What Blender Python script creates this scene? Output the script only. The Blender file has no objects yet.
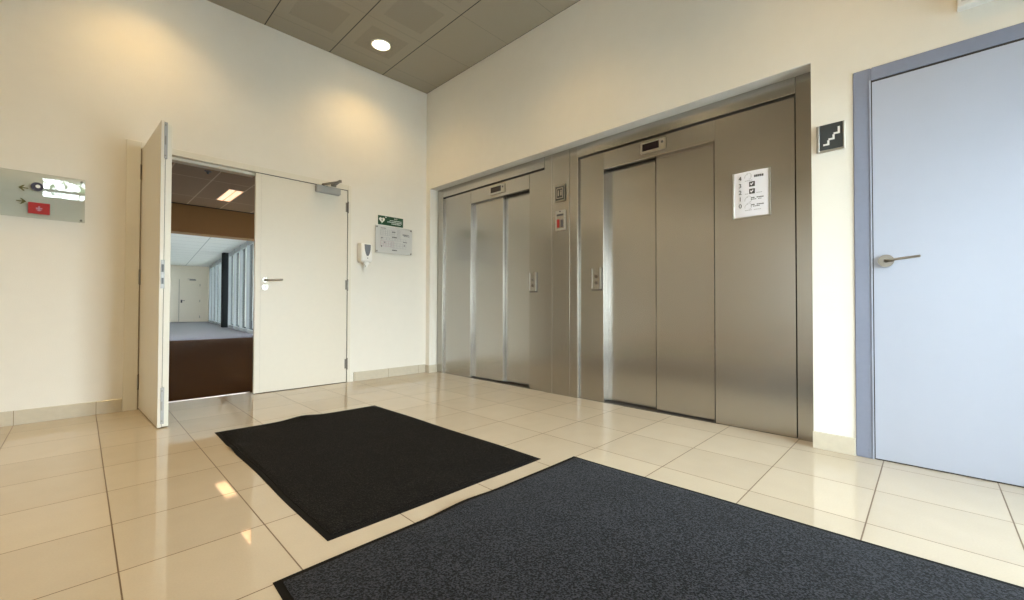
import bpy, bmesh, math, random
from mathutils import Vector, Matrix
random.seed(7)
PI = math.pi
S = bpy.context.scene
C = S.collection
CEIL = 3.467

# ------------------------------------------------------------------ materials
def new_mat(name):
    m = bpy.data.materials.new(name); m.use_nodes = True
    nt = m.node_tree
    b = nt.nodes['Principled BSDF']
    return m, nt, b

def N(nt, kind, **kw):
    n = nt.nodes.new(kind)
    for k, v in kw.items():
        if k in n.inputs: n.inputs[k].default_value = v
        else: setattr(n, k, v)
    return n

def plain(name, col, rough=.5, metal=0, noise=0.0, scale=40, bump=0.0, bscale=300, spec=None, emit=None, estr=0, coat=0):
    m, nt, b = new_mat(name)
    b.inputs['Base Color'].default_value = (*col, 1)
    b.inputs['Roughness'].default_value = rough
    b.inputs['Metallic'].default_value = metal
    if spec is not None: b.inputs['Specular IOR Level'].default_value = spec
    if coat: b.inputs['Coat Weight'].default_value = coat
    tc = N(nt, 'ShaderNodeTexCoord')
    if noise:
        nz = N(nt, 'ShaderNodeTexNoise', Scale=scale, Detail=4.0)
        nt.links.new(tc.outputs['Object'], nz.inputs['Vector'])
        mx = N(nt, 'ShaderNodeMix', data_type='RGBA')
        mx.inputs[6].default_value = (*[c*(1-noise) for c in col], 1)
        mx.inputs[7].default_value = (*[min(1, c*(1+noise)) for c in col], 1)
        nt.links.new(nz.outputs['Fac'], mx.inputs[0])
        nt.links.new(mx.outputs[2], b.inputs['Base Color'])
    if bump:
        n2 = N(nt, 'ShaderNodeTexNoise', Scale=bscale, Detail=3.0)
        nt.links.new(tc.outputs['Object'], n2.inputs['Vector'])
        bp = N(nt, 'ShaderNodeBump', Strength=bump, Distance=.002)
        nt.links.new(n2.outputs['Fac'], bp.inputs['Height'])
        nt.links.new(bp.outputs['Normal'], b.inputs['Normal'])
    if emit:
        b.inputs['Emission Color'].default_value = (*emit, 1)
        b.inputs['Emission Strength'].default_value = estr
    return m

def math_n(nt, op, a, bb=None, c=None):
    n = nt.nodes.new('ShaderNodeMath'); n.operation = op
    for i, v in enumerate((a, bb, c)):
        if v is None: continue
        if isinstance(v, (int, float)): n.inputs[i].default_value = v
        else: nt.links.new(v, n.inputs[i])
    return n.outputs[0]

def grid_mask(nt, sock, period, offset, half):
    """1 on the seam lines of one axis"""
    a = math_n(nt, 'ADD', sock, -offset)
    a = math_n(nt, 'PINGPONG', a, period/2)
    return math_n(nt, 'LESS_THAN', a, half)

def tile_material(name, base, grout, px, py, ox, oy, half, rough, vary=.04, speck=.06):
    m, nt, b = new_mat(name)
    tc = N(nt, 'ShaderNodeTexCoord')
    sp = N(nt, 'ShaderNodeSeparateXYZ'); nt.links.new(tc.outputs['Object'], sp.inputs[0])
    X, Y = sp.outputs[0], sp.outputs[1]
    gx = grid_mask(nt, X, px, ox, half); gy = grid_mask(nt, Y, py, oy, half)
    g = math_n(nt, 'MAXIMUM', gx, gy)
    ix = math_n(nt, 'FLOOR', math_n(nt, 'DIVIDE', math_n(nt, 'ADD', X, -ox), px))
    iy = math_n(nt, 'FLOOR', math_n(nt, 'DIVIDE', math_n(nt, 'ADD', Y, -oy), py))
    cb = N(nt, 'ShaderNodeCombineXYZ'); nt.links.new(ix, cb.inputs[0]); nt.links.new(iy, cb.inputs[1])
    wn = N(nt, 'ShaderNodeTexWhiteNoise'); nt.links.new(cb.outputs[0], wn.inputs['Vector'])
    nz = N(nt, 'ShaderNodeTexNoise', Scale=170.0, Detail=3.0); nt.links.new(tc.outputs['Object'], nz.inputs['Vector'])
    n3 = N(nt, 'ShaderNodeTexNoise', Scale=7.0, Detail=3.0); nt.links.new(tc.outputs['Object'], n3.inputs['Vector'])
    v = math_n(nt, 'MULTIPLY_ADD', wn.outputs['Value'], vary*2, 1-vary)
    s = math_n(nt, 'MULTIPLY_ADD', nz.outputs['Fac'], speck*2, -speck)
    s2 = math_n(nt, 'MULTIPLY_ADD', n3.outputs['Fac'], .10, -.05)
    tot = math_n(nt, 'ADD', math_n(nt, 'ADD', v, s), s2)
    vm = N(nt, 'ShaderNodeVectorMath', operation='SCALE'); vm.inputs[0].default_value = base
    nt.links.new(tot, vm.inputs['Scale'])
    mx = N(nt, 'ShaderNodeMix', data_type='RGBA')
    nt.links.new(g, mx.inputs[0]); nt.links.new(vm.outputs[0], mx.inputs[6]); mx.inputs[7].default_value = (*grout, 1)
    nt.links.new(mx.outputs[2], b.inputs['Base Color'])
    r = math_n(nt, 'MULTIPLY_ADD', g, .6, rough)
    nt.links.new(r, b.inputs['Roughness'])
    bp = N(nt, 'ShaderNodeBump', Strength=.5, Distance=.0008); bp.invert = True
    nt.links.new(g, bp.inputs['Height']); nt.links.new(bp.outputs['Normal'], b.inputs['Normal'])
    return m

def steel(name, col=(.465, .45, .425), rough=.26, streak=.05, horiz=True, aniso=.55):
    m, nt, b = new_mat(name)
    b.inputs['Metallic'].default_value = 1
    tc = N(nt, 'ShaderNodeTexCoord')
    mp = N(nt, 'ShaderNodeMapping')
    mp.inputs['Scale'].default_value = (90, 90, 700) if horiz else (600, 600, 30)
    nt.links.new(tc.outputs['Object'], mp.inputs['Vector'])
    nz = N(nt, 'ShaderNodeTexNoise', Scale=1.0, Detail=4.0); nt.links.new(mp.outputs[0], nz.inputs['Vector'])
    n2 = N(nt, 'ShaderNodeTexNoise', Scale=3.0, Detail=2.0); nt.links.new(tc.outputs['Object'], n2.inputs['Vector'])
    mx = N(nt, 'ShaderNodeMix', data_type='RGBA')
    mx.inputs[6].default_value = (*[c*(1-streak) for c in col], 1)
    mx.inputs[7].default_value = (*[min(1, c*(1+streak)) for c in col], 1)
    nt.links.new(nz.outputs['Fac'], mx.inputs[0]); nt.links.new(mx.outputs[2], b.inputs['Base Color'])
    r = math_n(nt, 'MULTIPLY_ADD', nz.outputs['Fac'], .04 if horiz else 0.0, rough-.02)
    nt.links.new(r, b.inputs['Roughness'])
    b.inputs['Anisotropic'].default_value = aniso
    tg = N(nt, 'ShaderNodeCombineXYZ'); tg.inputs[1].default_value = 1.0      # brushed upright: reflections smear sideways
    nt.links.new(tg.outputs[0], b.inputs['Tangent'])
    return m

def carpet(name, dark, light, scale=350, rough=.95, sheen=.0, bump=.8, thresh=.55):
    m, nt, b = new_mat(name)
    tc = N(nt, 'ShaderNodeTexCoord')
    nz = N(nt, 'ShaderNodeTexNoise', Scale=scale, Detail=2.0); nt.links.new(tc.outputs['Object'], nz.inputs['Vector'])
    n2 = N(nt, 'ShaderNodeTexNoise', Scale=5.0, Detail=3.0); nt.links.new(tc.outputs['Object'], n2.inputs['Vector'])
    cr = N(nt, 'ShaderNodeValToRGB')
    cr.color_ramp.elements[0].position = thresh-.08; cr.color_ramp.elements[0].color = (*dark, 1)
    cr.color_ramp.elements[1].position = thresh+.14; cr.color_ramp.elements[1].color = (*light, 1)
    f = math_n(nt, 'ADD', nz.outputs['Fac'], math_n(nt, 'MULTIPLY_ADD', n2.outputs['Fac'], .12, -.06))
    nt.links.new(f, cr.inputs[0]); nt.links.new(cr.outputs[0], b.inputs['Base Color'])
    b.inputs['Roughness'].default_value = rough
    b.inputs['Specular IOR Level'].default_value = .15
    b.inputs['Sheen Weight'].default_value = sheen
    b.inputs['Sheen Roughness'].default_value = .5
    bp = N(nt, 'ShaderNodeBump', Strength=bump, Distance=.004)
    nt.links.new(nz.outputs['Fac'], bp.inputs['Height']); nt.links.new(bp.outputs['Normal'], b.inputs['Normal'])
    return m

def pane_material(name, tint=(.93, .97, .96), refl=.12, rough=.01):
    m = bpy.data.materials.new(name); m.use_nodes = True; nt = m.node_tree
    nt.nodes.clear()
    out = N(nt, 'ShaderNodeOutputMaterial')
    tr = N(nt, 'ShaderNodeBsdfTransparent', Color=(*tint, 1))
    gl = N(nt, 'ShaderNodeBsdfGlossy', Roughness=rough)
    fr = N(nt, 'ShaderNodeFresnel', IOR=1.5)
    f = math_n(nt, 'MULTIPLY_ADD', fr.outputs[0], 1.0, refl*.3)
    mx = N(nt, 'ShaderNodeMixShader')
    nt.links.new(f, mx.inputs[0]); nt.links.new(tr.outputs[0], mx.inputs[1]); nt.links.new(gl.outputs[0], mx.inputs[2])
    nt.links.new(mx.outputs[0], out.inputs[0])
    return m

def ceiling_material():
    m, nt, b = new_mat('ceiling_metal_tile')
    tc = N(nt, 'ShaderNodeTexCoord')
    sp = N(nt, 'ShaderNodeSeparateXYZ'); nt.links.new(tc.outputs['Object'], sp.inputs[0])
    X, Y = sp.outputs[0], sp.outputs[1]
    gx = grid_mask(nt, X, .605, 0.0, .0045)
    gy = grid_mask(nt, Y, .605, -.225, .0016)
    # the perforated square inside each cell, with its dot rows
    ax = math_n(nt, 'PINGPONG', X, .3025)                  # 0 at seams, .3025 at cell centre
    ay = math_n(nt, 'PINGPONG', math_n(nt, 'ADD', Y, .225), .3025)
    inx = math_n(nt, 'GREATER_THAN', ax, .105); iny = math_n(nt, 'GREATER_THAN', ay, .105)
    sq = math_n(nt, 'MULTIPLY', inx, iny)
    sq = math_n(nt, 'MULTIPLY', sq, math_n(nt, 'LESS_THAN', X, -.605))
    sq = math_n(nt, 'MULTIPLY', sq, math_n(nt, 'LESS_THAN', Y, -.225))
    dx = math_n(nt, 'PINGPONG', X, .0035); dy = math_n(nt, 'PINGPONG', Y, .0035)
    d2 = math_n(nt, 'ADD', math_n(nt, 'MULTIPLY', dx, dx), math_n(nt, 'MULTIPLY', dy, dy))
    hole = math_n(nt, 'LESS_THAN', d2, .0000030)
    hole = math_n(nt, 'MULTIPLY', hole, sq)
    mx = N(nt, 'ShaderNodeMix', data_type='RGBA'); mx.inputs[6].default_value = (.30, .268, .21, 1); mx.inputs[7].default_value = (.10, .09, .08, 1)
    nt.links.new(hole, mx.inputs[0])
    g1 = N(nt, 'ShaderNodeMix', data_type='RGBA'); nt.links.new(gy, g1.inputs[0]); nt.links.new(mx.outputs[2], g1.inputs[6]); g1.inputs[7].default_value = (.15, .135, .115, 1)
    g2 = N(nt, 'ShaderNodeMix', data_type='RGBA'); nt.links.new(gx, g2.inputs[0]); nt.links.new(g1.outputs[2], g2.inputs[6]); g2.inputs[7].default_value = (.02, .018, .015, 1)
    nt.links.new(g2.outputs[2], b.inputs['Base Color'])
    b.inputs['Roughness'].default_value = .5
    b.inputs['Specular IOR Level'].default_value = .35
    return m

def seam_ceiling(name, base, seam, px, py, ox, oy, half=.012):
    m, nt, b = new_mat(name)
    tc = N(nt, 'ShaderNodeTexCoord')
    sp = N(nt, 'ShaderNodeSeparateXYZ'); nt.links.new(tc.outputs['Object'], sp.inputs[0])
    g = math_n(nt, 'MAXIMUM', grid_mask(nt, sp.outputs[0], px, ox, half), grid_mask(nt, sp.outputs[1], py, oy, half))
    mx = N(nt, 'ShaderNodeMix', data_type='RGBA'); mx.inputs[6].default_value = (*base, 1); mx.inputs[7].default_value = (*seam, 1)
    nt.links.new(g, mx.inputs[0]); nt.links.new(mx.outputs[2], b.inputs['Base Color'])
    b.inputs['Roughness'].default_value = .8
    return m

M = {}
M['wall'] = plain('cream_wall_paint', (.775, .75, .685), .62, noise=.025, scale=9, bump=.35, bscale=170)
M['reveal'] = plain('grey_soffit_paint', (.62, .61, .58), .6, noise=.03, scale=15)
M['door'] = plain('cream_door_paint', (.72, .68, .59), .42, noise=.02, scale=25, bump=.06, bscale=400)
M['frame'] = plain('cream_frame_paint', (.73, .70, .61), .40, noise=.015, scale=30)
M['seal'] = plain('dark_gap_rubber', (.03, .026, .022), .8)
M['seal_tan'] = plain('tan_frame_seal', (.30, .24, .17), .7)
M['blue'] = plain('pale_blue_door_paint', (.39, .42, .505), .38, noise=.02, scale=12, bump=.05, bscale=500)
M['bluegrey'] = plain('blue_grey_frame_paint', (.20, .222, .30), .42, noise=.05, scale=45)
M['floor'] = tile_material('polished_beige_tile', (.50, .435, .335), (.13, .085, .045), .4, .4, -.11, -.27, .0021, .035)
M['skirt'] = plain('beige_skirting_tile', (.56, .51, .41), .16, noise=.08, scale=30)
M['skirt_joint'] = plain('skirting_joint', (.22, .17, .11), .8)
M['ceil'] = ceiling_material()
M['steel'] = steel('brushed_steel')
M['steel_v'] = steel('brushed_steel_vertical', (.43, .41, .375), .28, .008, False)
M['steel_edge'] = steel('folded_steel_edge', (.74, .73, .71), .25, .04, False, 0)
M['steel_dark'] = plain('dark_steel_gap', (.06, .055, .05), .6, .3)
M['silver'] = plain('satin_aluminium', (.50, .485, .45), .36, 1, noise=.05, scale=80)
M['chrome'] = plain('nickel_handle', (.24, .22, .19), .34, 1, noise=.05, scale=90)
M['closer'] = plain('grey_closer_enamel', (.34, .34, .33), .45, .4)
M['black'] = plain('black_plastic', (.018, .017, .018), .35)
M['screen'] = plain('dark_display_glass', (.012, .006, .010), .12)
M['white'] = plain('white_plastic', (.80, .80, .78), .35)
M['paper'] = plain('white_sign_plate', (.86, .87, .95), .40)
M['ink'] = plain('dark_grey_ink', (.07, .07, .08), .6)
M['ink_soft'] = plain('pale_grey_ink', (.38, .38, .42), .6)
M['ink_pink'] = plain('dull_pink_ink', (.50, .28, .38), .6)
M['sign_dark'] = plain('dark_slate_sign', (.035, .042, .045), .35)
M['green'] = plain('safety_green', (.004, .060, .020), .55)
M['red'] = plain('safety_red', (.36, .010, .012), .6)
M['navy'] = plain('dark_navy_symbol', (.035, .03, .06), .35)
M['olive'] = plain('olive_arrow', (.16, .15, .045), .5)
M['smoke'] = plain('smoky_window_plastic', (.16, .17, .19), .15)
M['board'] = plain('brushed_plan_plate', (.60, .60, .58), .30, .25, noise=.04, scale=60)
M['sticker'] = plain('white_lettering_film', (.83, .84, .83), .3)
M['mottle'] = carpet('mottled_print', (.22, .25, .23), (.82, .83, .82), 150, .35, 0, 0, .38)
M['pane'] = pane_material('clear_window_glass')
M['acrylic'] = pane_material('clear_acrylic', (.95, .96, .94), .10, .02)
M['solar'] = pane_material('tinted_hall_glass', (.68, .70, .67), .10, .01)
M['mat_pile'] = carpet('charcoal_mat_pile', (.0015, .0013, .0012), (.024, .021, .018), 190, .9, .0, 1.0, .58)
M['mat_pile2'] = carpet('blue_charcoal_mat_pile', (.003, .0034, .005), (.037, .041, .052), 180, .9, .03, 1.0, .50)
M['rubber'] = plain('black_rubber_edge', (.005, .0045, .004), .85, spec=.15)
M['carpet'] = carpet('brown_carpet', (.034, .011, .0005), (.11, .045, .004), 260, .95, .0, .6)  # near hall carpet, its dim light put into the dark colour
M['grey_carpet'] = carpet('grey_carpet', (.13, .13, .14), (.22, .22, .24), 200, .9, .0, .4)  # same hall carpet, greyed in colour where daylight falls
M['strip'] = plain('threshold_metal', (.75, .66, .62), .35, .6)
M['near_ceiling'] = seam_ceiling('hall_ceiling_panel', (.27, .18, .10), (.50, .38, .25), .68, 1.8, -.52, 7.47)
M['far_ceiling'] = seam_ceiling('white_ceiling_panel', (.78, .79, .77), (.42, .44, .44), 1.8, .9, -.95, -.3, .012)
M['far_wall'] = plain('pale_office_wall', (.82, .77, .68), .7, noise=.02, scale=8)
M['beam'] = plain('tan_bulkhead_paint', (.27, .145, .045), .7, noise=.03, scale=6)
M['mullion'] = plain('grey_mullion', (.30, .33, .35), .4, .3)
M['column'] = plain('charcoal_column_paint', (.008, .010, .010), .85, spec=.1)
M['blind'] = plain('pale_blind_fabric', (.62, .68, .68), .8, noise=.04, scale=30)
M['asphalt'] = plain('pale_paving', (.42, .42, .40), .8, noise=.1, scale=2)
M['leaf'] = plain('tree_leaves', (.05, .10, .025), .6, noise=.3, scale=8)
M['bark'] = plain('tree_bark', (.10, .07, .05), .8, noise=.2, scale=20)
M['lamp'] = plain('lamp_glass', (.9, .85, .75), .4, emit=(1.0, .80, .50), estr=22)
M['tube'] = plain('tube_lamp_glass', (.9, .8, .7), .4, emit=(1.0, .60, .36), estr=1.6)
M['louvre'] = plain('lamp_louvre', (.75, .65, .55), .35, .6)
M['shaft'] = plain('shaft_wall', (.03, .03, .03), .9)

# ------------------------------------------------------------------ mesh helpers
class MB:
    """collects shapes, all given in one frame, and links them as one mesh"""
    def __init__(s, off=(0, 0, 0)):
        s.bm = bmesh.new(); s.off = Vector(off)
    def box(s, x0, x1, y0, y1, z0, z1, bev=0, rot=None, seg=2):
        g = bmesh.ops.create_cube(s.bm, size=1)
        vs = g['verts']
        c = Vector(((x0+x1)/2, (y0+y1)/2, (z0+z1)/2))
        for v in vs: v.co = Vector((v.co.x*abs(x1-x0), v.co.y*abs(y1-y0), v.co.z*abs(z1-z0)))
        if bev:
            es = list({e for v in vs for e in v.link_edges})
            r = bmesh.ops.bevel(s.bm, geom=es, offset=bev, segments=seg, affect='EDGES', clamp_overlap=True)
            vs = list({v for f in r['faces'] for v in f.verts} | {v for v in vs if v.is_valid})
        if rot is not None:
            for v in vs: v.co = rot @ v.co
        for v in vs: v.co += c
        return s
    def cyl(s, p0, p1, r, r2=None, n=20):
        p0 = Vector(p0); p1 = Vector(p1); d = p1-p0
        g = bmesh.ops.create_cone(s.bm, cap_ends=True, segments=n, radius1=r, radius2=r if r2 is None else r2, depth=d.length)
        q = Vector((0, 0, 1)).rotation_difference(d.normalized())
        for v in g['verts']: v.co = q @ v.co + (p0+p1)/2
        return s
    def ball(s, c, r, sc=(1, 1, 1), n=12):
        g = bmesh.ops.create_uvsphere(s.bm, u_segments=n*2, v_segments=n, radius=r)
        for v in g['verts']: v.co = Vector((v.co.x*sc[0], v.co.y*sc[1], v.co.z*sc[2])) + Vector(c)
        return s
    def prism(s, pts, y0, y1):
        """pts are (x, z) outline, extruded along y"""
        a = [s.bm.verts.new((p[0], y0, p[1])) for p in pts]
        b = [s.bm.verts.new((p[0], y1, p[1])) for p in pts]
        n = len(pts)
        s.bm.faces.new(a); s.bm.faces.new(b[::-1])
        for i in range(n):
            s.bm.faces.new((a[i], b[i], b[(i+1) % n], a[(i+1) % n]))
        bmesh.ops.recalc_face_normals(s.bm, faces=s.bm.faces[:])
        return s
    def prism_z(s, pts, z0, z1):
        """pts are (x, y) outline, extruded along z"""
        a = [s.bm.verts.new((p[0], p[1], z0)) for p in pts]
        b = [s.bm.verts.new((p[0], p[1], z1)) for p in pts]
        n = len(pts)
        s.bm.faces.new(a[::-1]); s.bm.faces.new(b)
        for i in range(n):
            s.bm.faces.new((a[i], a[(i+1) % n], b[(i+1) % n], b[i]))
        bmesh.ops.recalc_face_normals(s.bm, faces=s.bm.faces[:])
        return s
    def tube(s, pts, r, n=12):
        for a, b in zip(pts[:-1], pts[1:]): s.cyl(a, b, r, n=n)
        for p in pts[1:-1]: s.ball(p, r*1.0, n=6)
        return s
    def text(s, txt, x, z, size, y, depth=.0012, align='LEFT', sx=1.0):
        """lettering that stands on a wall facing -y"""
        cu = bpy.data.curves.new('t', 'FONT'); cu.body = txt; cu.size = size; cu.align_x = align; cu.extrude = depth/2
        cu.resolution_u = 3
        ob = bpy.data.objects.new('t', cu); C.objects.link(ob)
        dg = bpy.context.evaluated_depsgraph_get(); dg.update()
        me = bpy.data.meshes.new_from_object(ob.evaluated_get(dg))
        me.transform(Matrix.Translation((x, y-depth/2, z)) @ Matrix.Diagonal((sx, 1, 1, 1)) @ Matrix.Rotation(PI/2, 4, 'X'))
        s.bm.from_mesh(me)
        bpy.data.objects.remove(ob); bpy.data.meshes.remove(me); bpy.data.curves.remove(cu)
        return s
    def build(s, name, mat, parent=None, smooth=False, label=None, loc=None, rotz=0):
        for v in s.bm.verts: v.co -= s.off
        if not smooth: pass
        me = bpy.data.meshes.new(name); s.bm.to_mesh(me); s.bm.free()
        me.materials.append(mat)
        for p in me.polygons: p.use_smooth = smooth
        o = bpy.data.objects.new(name, me); C.objects.link(o)
        if parent is not None: o.parent = parent
        else:
            o.location = s.off if loc is None else loc
            o.rotation_euler = (0, 0, rotz)
        if label: o['label'] = label
        return o

def smooth_by_angle(o, ang=40):
    me = o.data
    for p in me.polygons: p.use_smooth = True
    bm = bmesh.new(); bm.from_mesh(me)
    for e in bm.edges:
        if len(e.link_faces) == 2 and e.calc_face_angle(0) > math.radians(ang): e.smooth = False
    bm.to_mesh(me); bm.free()
    return o

def tag(o, label, cat, group=None, kind=None):
    o['label'] = label; o['category'] = cat
    if group: o['group'] = group
    if kind: o['kind'] = kind
    return o

def root(name, loc, rotz, label, cat, group=None, kind=None):
    o = bpy.data.objects.new(name, None); C.objects.link(o)
    o.empty_display_size = .1
    o.location = loc; o.rotation_euler = (0, 0, rotz)
    return tag(o, label, cat, group, kind)

def struct(name, mb, mat, label, cat, **kw):
    return tag(mb.build(name, mat, **kw), label, cat, kind='structure')

# wall-frame things: coordinates (u along the wall to the right, d out of the wall is negative y, z up)
RB = -PI/2                 # wall on the right hand (x = 0): u = -y, depth = +x
def rootA(name, u, z, *a, d=0, **k): 
    o = root(name, (u, d, z), 0, *a, **k); o['_'] = 0; del o['_']; return o, (u, d, z)
def rootB(name, u, z, *a, d=0, **k):
    o = root(name, (d, -u, z), RB, *a, **k); return o, (u, d, z)

# ------------------------------------------------------------------ the room
XL, YB = -6.3, -5.75        # left wall and glazed rear wall
m = MB(); m.box(XL-.2, .125, YB-.2, .02, -.1, 0); m.box(-2.67, -1.0, .02, .125, -.1, 0)
struct('floor', m, M['floor'], 'polished beige tiled floor of the lift lobby', 'floor')
m = MB(); m.box(XL-.2, .3, YB-.2, .13, CEIL, CEIL+.1)
struct('ceiling', m, M['ceil'], 'grey brown metal panel ceiling with perforated squares above the lobby', 'ceiling')

# back wall (left in the picture), doorway cut out
T = .13
m = MB()
m.box(XL-.2, -2.765, 0, T, 0, CEIL)
m.box(-2.765, -.962, 0, T, 2.112, CEIL)
m.box(-.962, 0.13, 0, T, 0, CEIL)
struct('wall_back', m, M['wall'], 'cream painted wall with the double door, left of the corner', 'wall')
# lift wall (right in the picture)
D0, D1 = 4.156, 5.29       # outer edges of the blue door frame
m = MB()
m.box(0, .13, -.08, 0, 0, 2.26)
m.box(0, .60, -3.963, 0, 2.26, CEIL)
m.box(0, .60, -D0, -3.963, 0, CEIL)
m.box(0, .60, -D1, -D0, 2.118, CEIL)
m.box(0, .60, YB-.2, -D1, 0, CEIL)
struct('wall_right', m, M['wall'], 'cream painted wall holding the lifts and the blue door', 'wall')
m = MB(); m.box(.001, .104, -3.962, -.081, 2.256, 2.2605)
struct('trim_1', m, M['reveal'], 'grey soffit strip above the steel lift fronts', 'soffit')
m = MB(); m.box(.27, .60, -3.963, 0.0, 0, 2.26); m.box(.125, .30, -3.963, 0, -.1, -.004); m.box(.13, .27, -.05, 0, 0, 2.26)
struct('wall_shaft', m, M['shaft'], 'dark shaft wall behind the lift doors', 'wall')
WY0, WY1 = -5.65, -4.75
m = MB(); m.box(XL-.2, XL, YB-.2, WY0, 0, CEIL); m.box(XL-.2, XL, WY0, WY1, 2.21, CEIL); m.box(XL-.2, XL, WY1, 0, 0, CEIL)
struct('wall_left', m, M['wall'], 'cream painted side wall facing the lifts', 'wall')

# glazed entrance wall behind the viewer
GX0, GX1, GC, GD = -3.49, -.06, -2.90, -1.65      # clerestory from GX0, glass doors from GD
m = MB()
m.box(XL, GX0, YB-.2, YB, 0, CEIL); m.box(GX1, 0, YB-.2, YB, 0, CEIL)
m.box(GX0, GX1, YB-.2, YB, 2.893, CEIL); m.box(GX0, GX1, YB-.2, YB, 2.21, 2.575); m.box(GC, GX1, YB-.2, YB, 2.575, 2.893)
m.box(GX0, GD, YB-.2, YB, 0, 2.21)
struct('wall_front', m, M['wall'], 'cream wall around the entrance glazing', 'wall')
cxx = (GX0+GX1)/2
r = root('window_1', (cxx, YB-.1, 0), 0, 'glazed entrance doors with a clerestory strip above', 'window', kind='structure')
off = (cxx, YB-.1, 0)
m = MB(off)
m.box(GX0, GC, YB-.13, YB-.07, 2.672, 2.718)
for x in (GX0+.02, GC-.02): m.box(x-.02, x+.02, YB-.13, YB-.07, 2.575, 2.893)
for x in (GD+.03, -.85, GX1-.03): m.box(x-.03, x+.03, YB-.13, YB-.07, 0, 2.21)
for z in (.05, 2.17):
    for x0, x1 in ((GD+.06, -.88), (-.82, GX1-.06)): m.box(x0, x1, YB-.13, YB-.07, z-.04, z+.04)
m.build('window_frame', M['mullion'], r)
m = MB(off); m.box(GX0, GC, YB-.103, YB-.097, 2.575, 2.893); m.box(GD, GX1, YB-.103, YB-.097, .05, 2.21)
m.build('pane', M['pane'], r)

cy_ = (WY0+WY1)/2
r = root('window_4', (XL-.1, cy_, 0), 0, 'tall glazed side window in the wall facing the lifts', 'window', kind='structure')  # added daylight source to brighten the lift wall and its steel
off = (XL-.1, cy_, 0)
m = MB(off)
for y in (WY0+.03, cy_, WY1-.03): m.box(XL-.13, XL-.07, y-.03, y+.03, 0, 2.21)
for z in (.05, 2.17):
    for a, b in ((WY0+.06, cy_-.03), (cy_+.03, WY1-.06)): m.box(XL-.13, XL-.07, a, b, z-.04, z+.04)
m.build('window_frame', M['mullion'], r)
m = MB(off); m.box(XL-.103, XL-.097, WY0, WY1, .05, 2.21); m.build('pane', M['pane'], r)

# skirting
def skirting(name, segs, joints, label):
    m = MB()
    for s in segs: m.box(*s, bev=.0015, seg=1)
    o = struct(name, m, M['skirt'], label, 'skirting')
    m = MB()
    for j in joints: m.box(*j)
    if joints: m.build('tile_joint', M['skirt_joint'], o)
skirting('baseboard_left', [(XL, -2.768, -.012, 0, 0, .098)],
         [(-.11-.4*k-.0015, -.11-.4*k+.0015, -.0125, -.001, 0, .0985) for k in range(7, 16)], 'beige tile skirting left of the open door leaf')
skirting('baseboard_back', [(-.925, -.001, -.012, 0, 0, .098)],
         [(-.11-.4*k-.0015, -.11-.4*k+.0015, -.0125, -.001, 0, .0985) for k in range(0, 3)], 'beige tile skirting between the closed door leaf and the corner')
skirting('baseboard_right', [(-.012, .0, -.092, -.013, 0, .092), (-.0, .104, -.092, -.080, 0, .092)], [], 'short beige skirting return beside the left lift')
skirting('baseboard_front', [(-.012, 0, -4.154, -3.960, 0, .094)], [], 'beige tile skirting between the right lift and the blue door')

# ------------------------------------------------------------------ double door in the back wall
FZ = 2.112
r = root('trim_2', (-1.86, 0, 0), 0, 'cream frame around the double door', 'door frame', kind='structure')
off = (-1.86, 0, 0)
m = MB(off)
m.box(-2.765, -2.680, -.012, T+.01, 0, FZ, bev=.002, seg=1)
m.box(-1.000+.002, -.962, -.012, T+.01, 0, FZ, bev=.002, seg=1)
m.box(-2.680, -.998, -.012, T+.01, 2.058, FZ, bev=.002, seg=1)
m.build('frame_face', M['frame'], r)
m = MB(off)
m.box(-2.680, -2.660, .045, T, 0, 2.058); m.box(-2.660, -1.87, .045, T, 2.035, 2.058)
m.build('door_stop', M['frame'], r)
m = MB(off); m.box(-2.680, -2.674, -.008, .045, 0, 2.056)
m.build('frame_seal', M['seal_tan'], r)
m = MB(off); m.box(-2.68, -1.87, .12, .145, -.004, .004)
m.build('threshold_strip', M['strip'], r)

def hinge(parent, off, x, y, z, name='hinge'):
    m = MB(off)
    m.cyl((x, y, z-.055), (x, y, z+.055), .0085, n=12)
    for k in (-.055, .055): m.ball((x, y, z+k), .0085, n=6)
    m.box(x-.022, x+.022, y+.007, y+.010, z-.05, z+.05)
    o = m.build(name, M['chrome'], parent)
    return o
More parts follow.
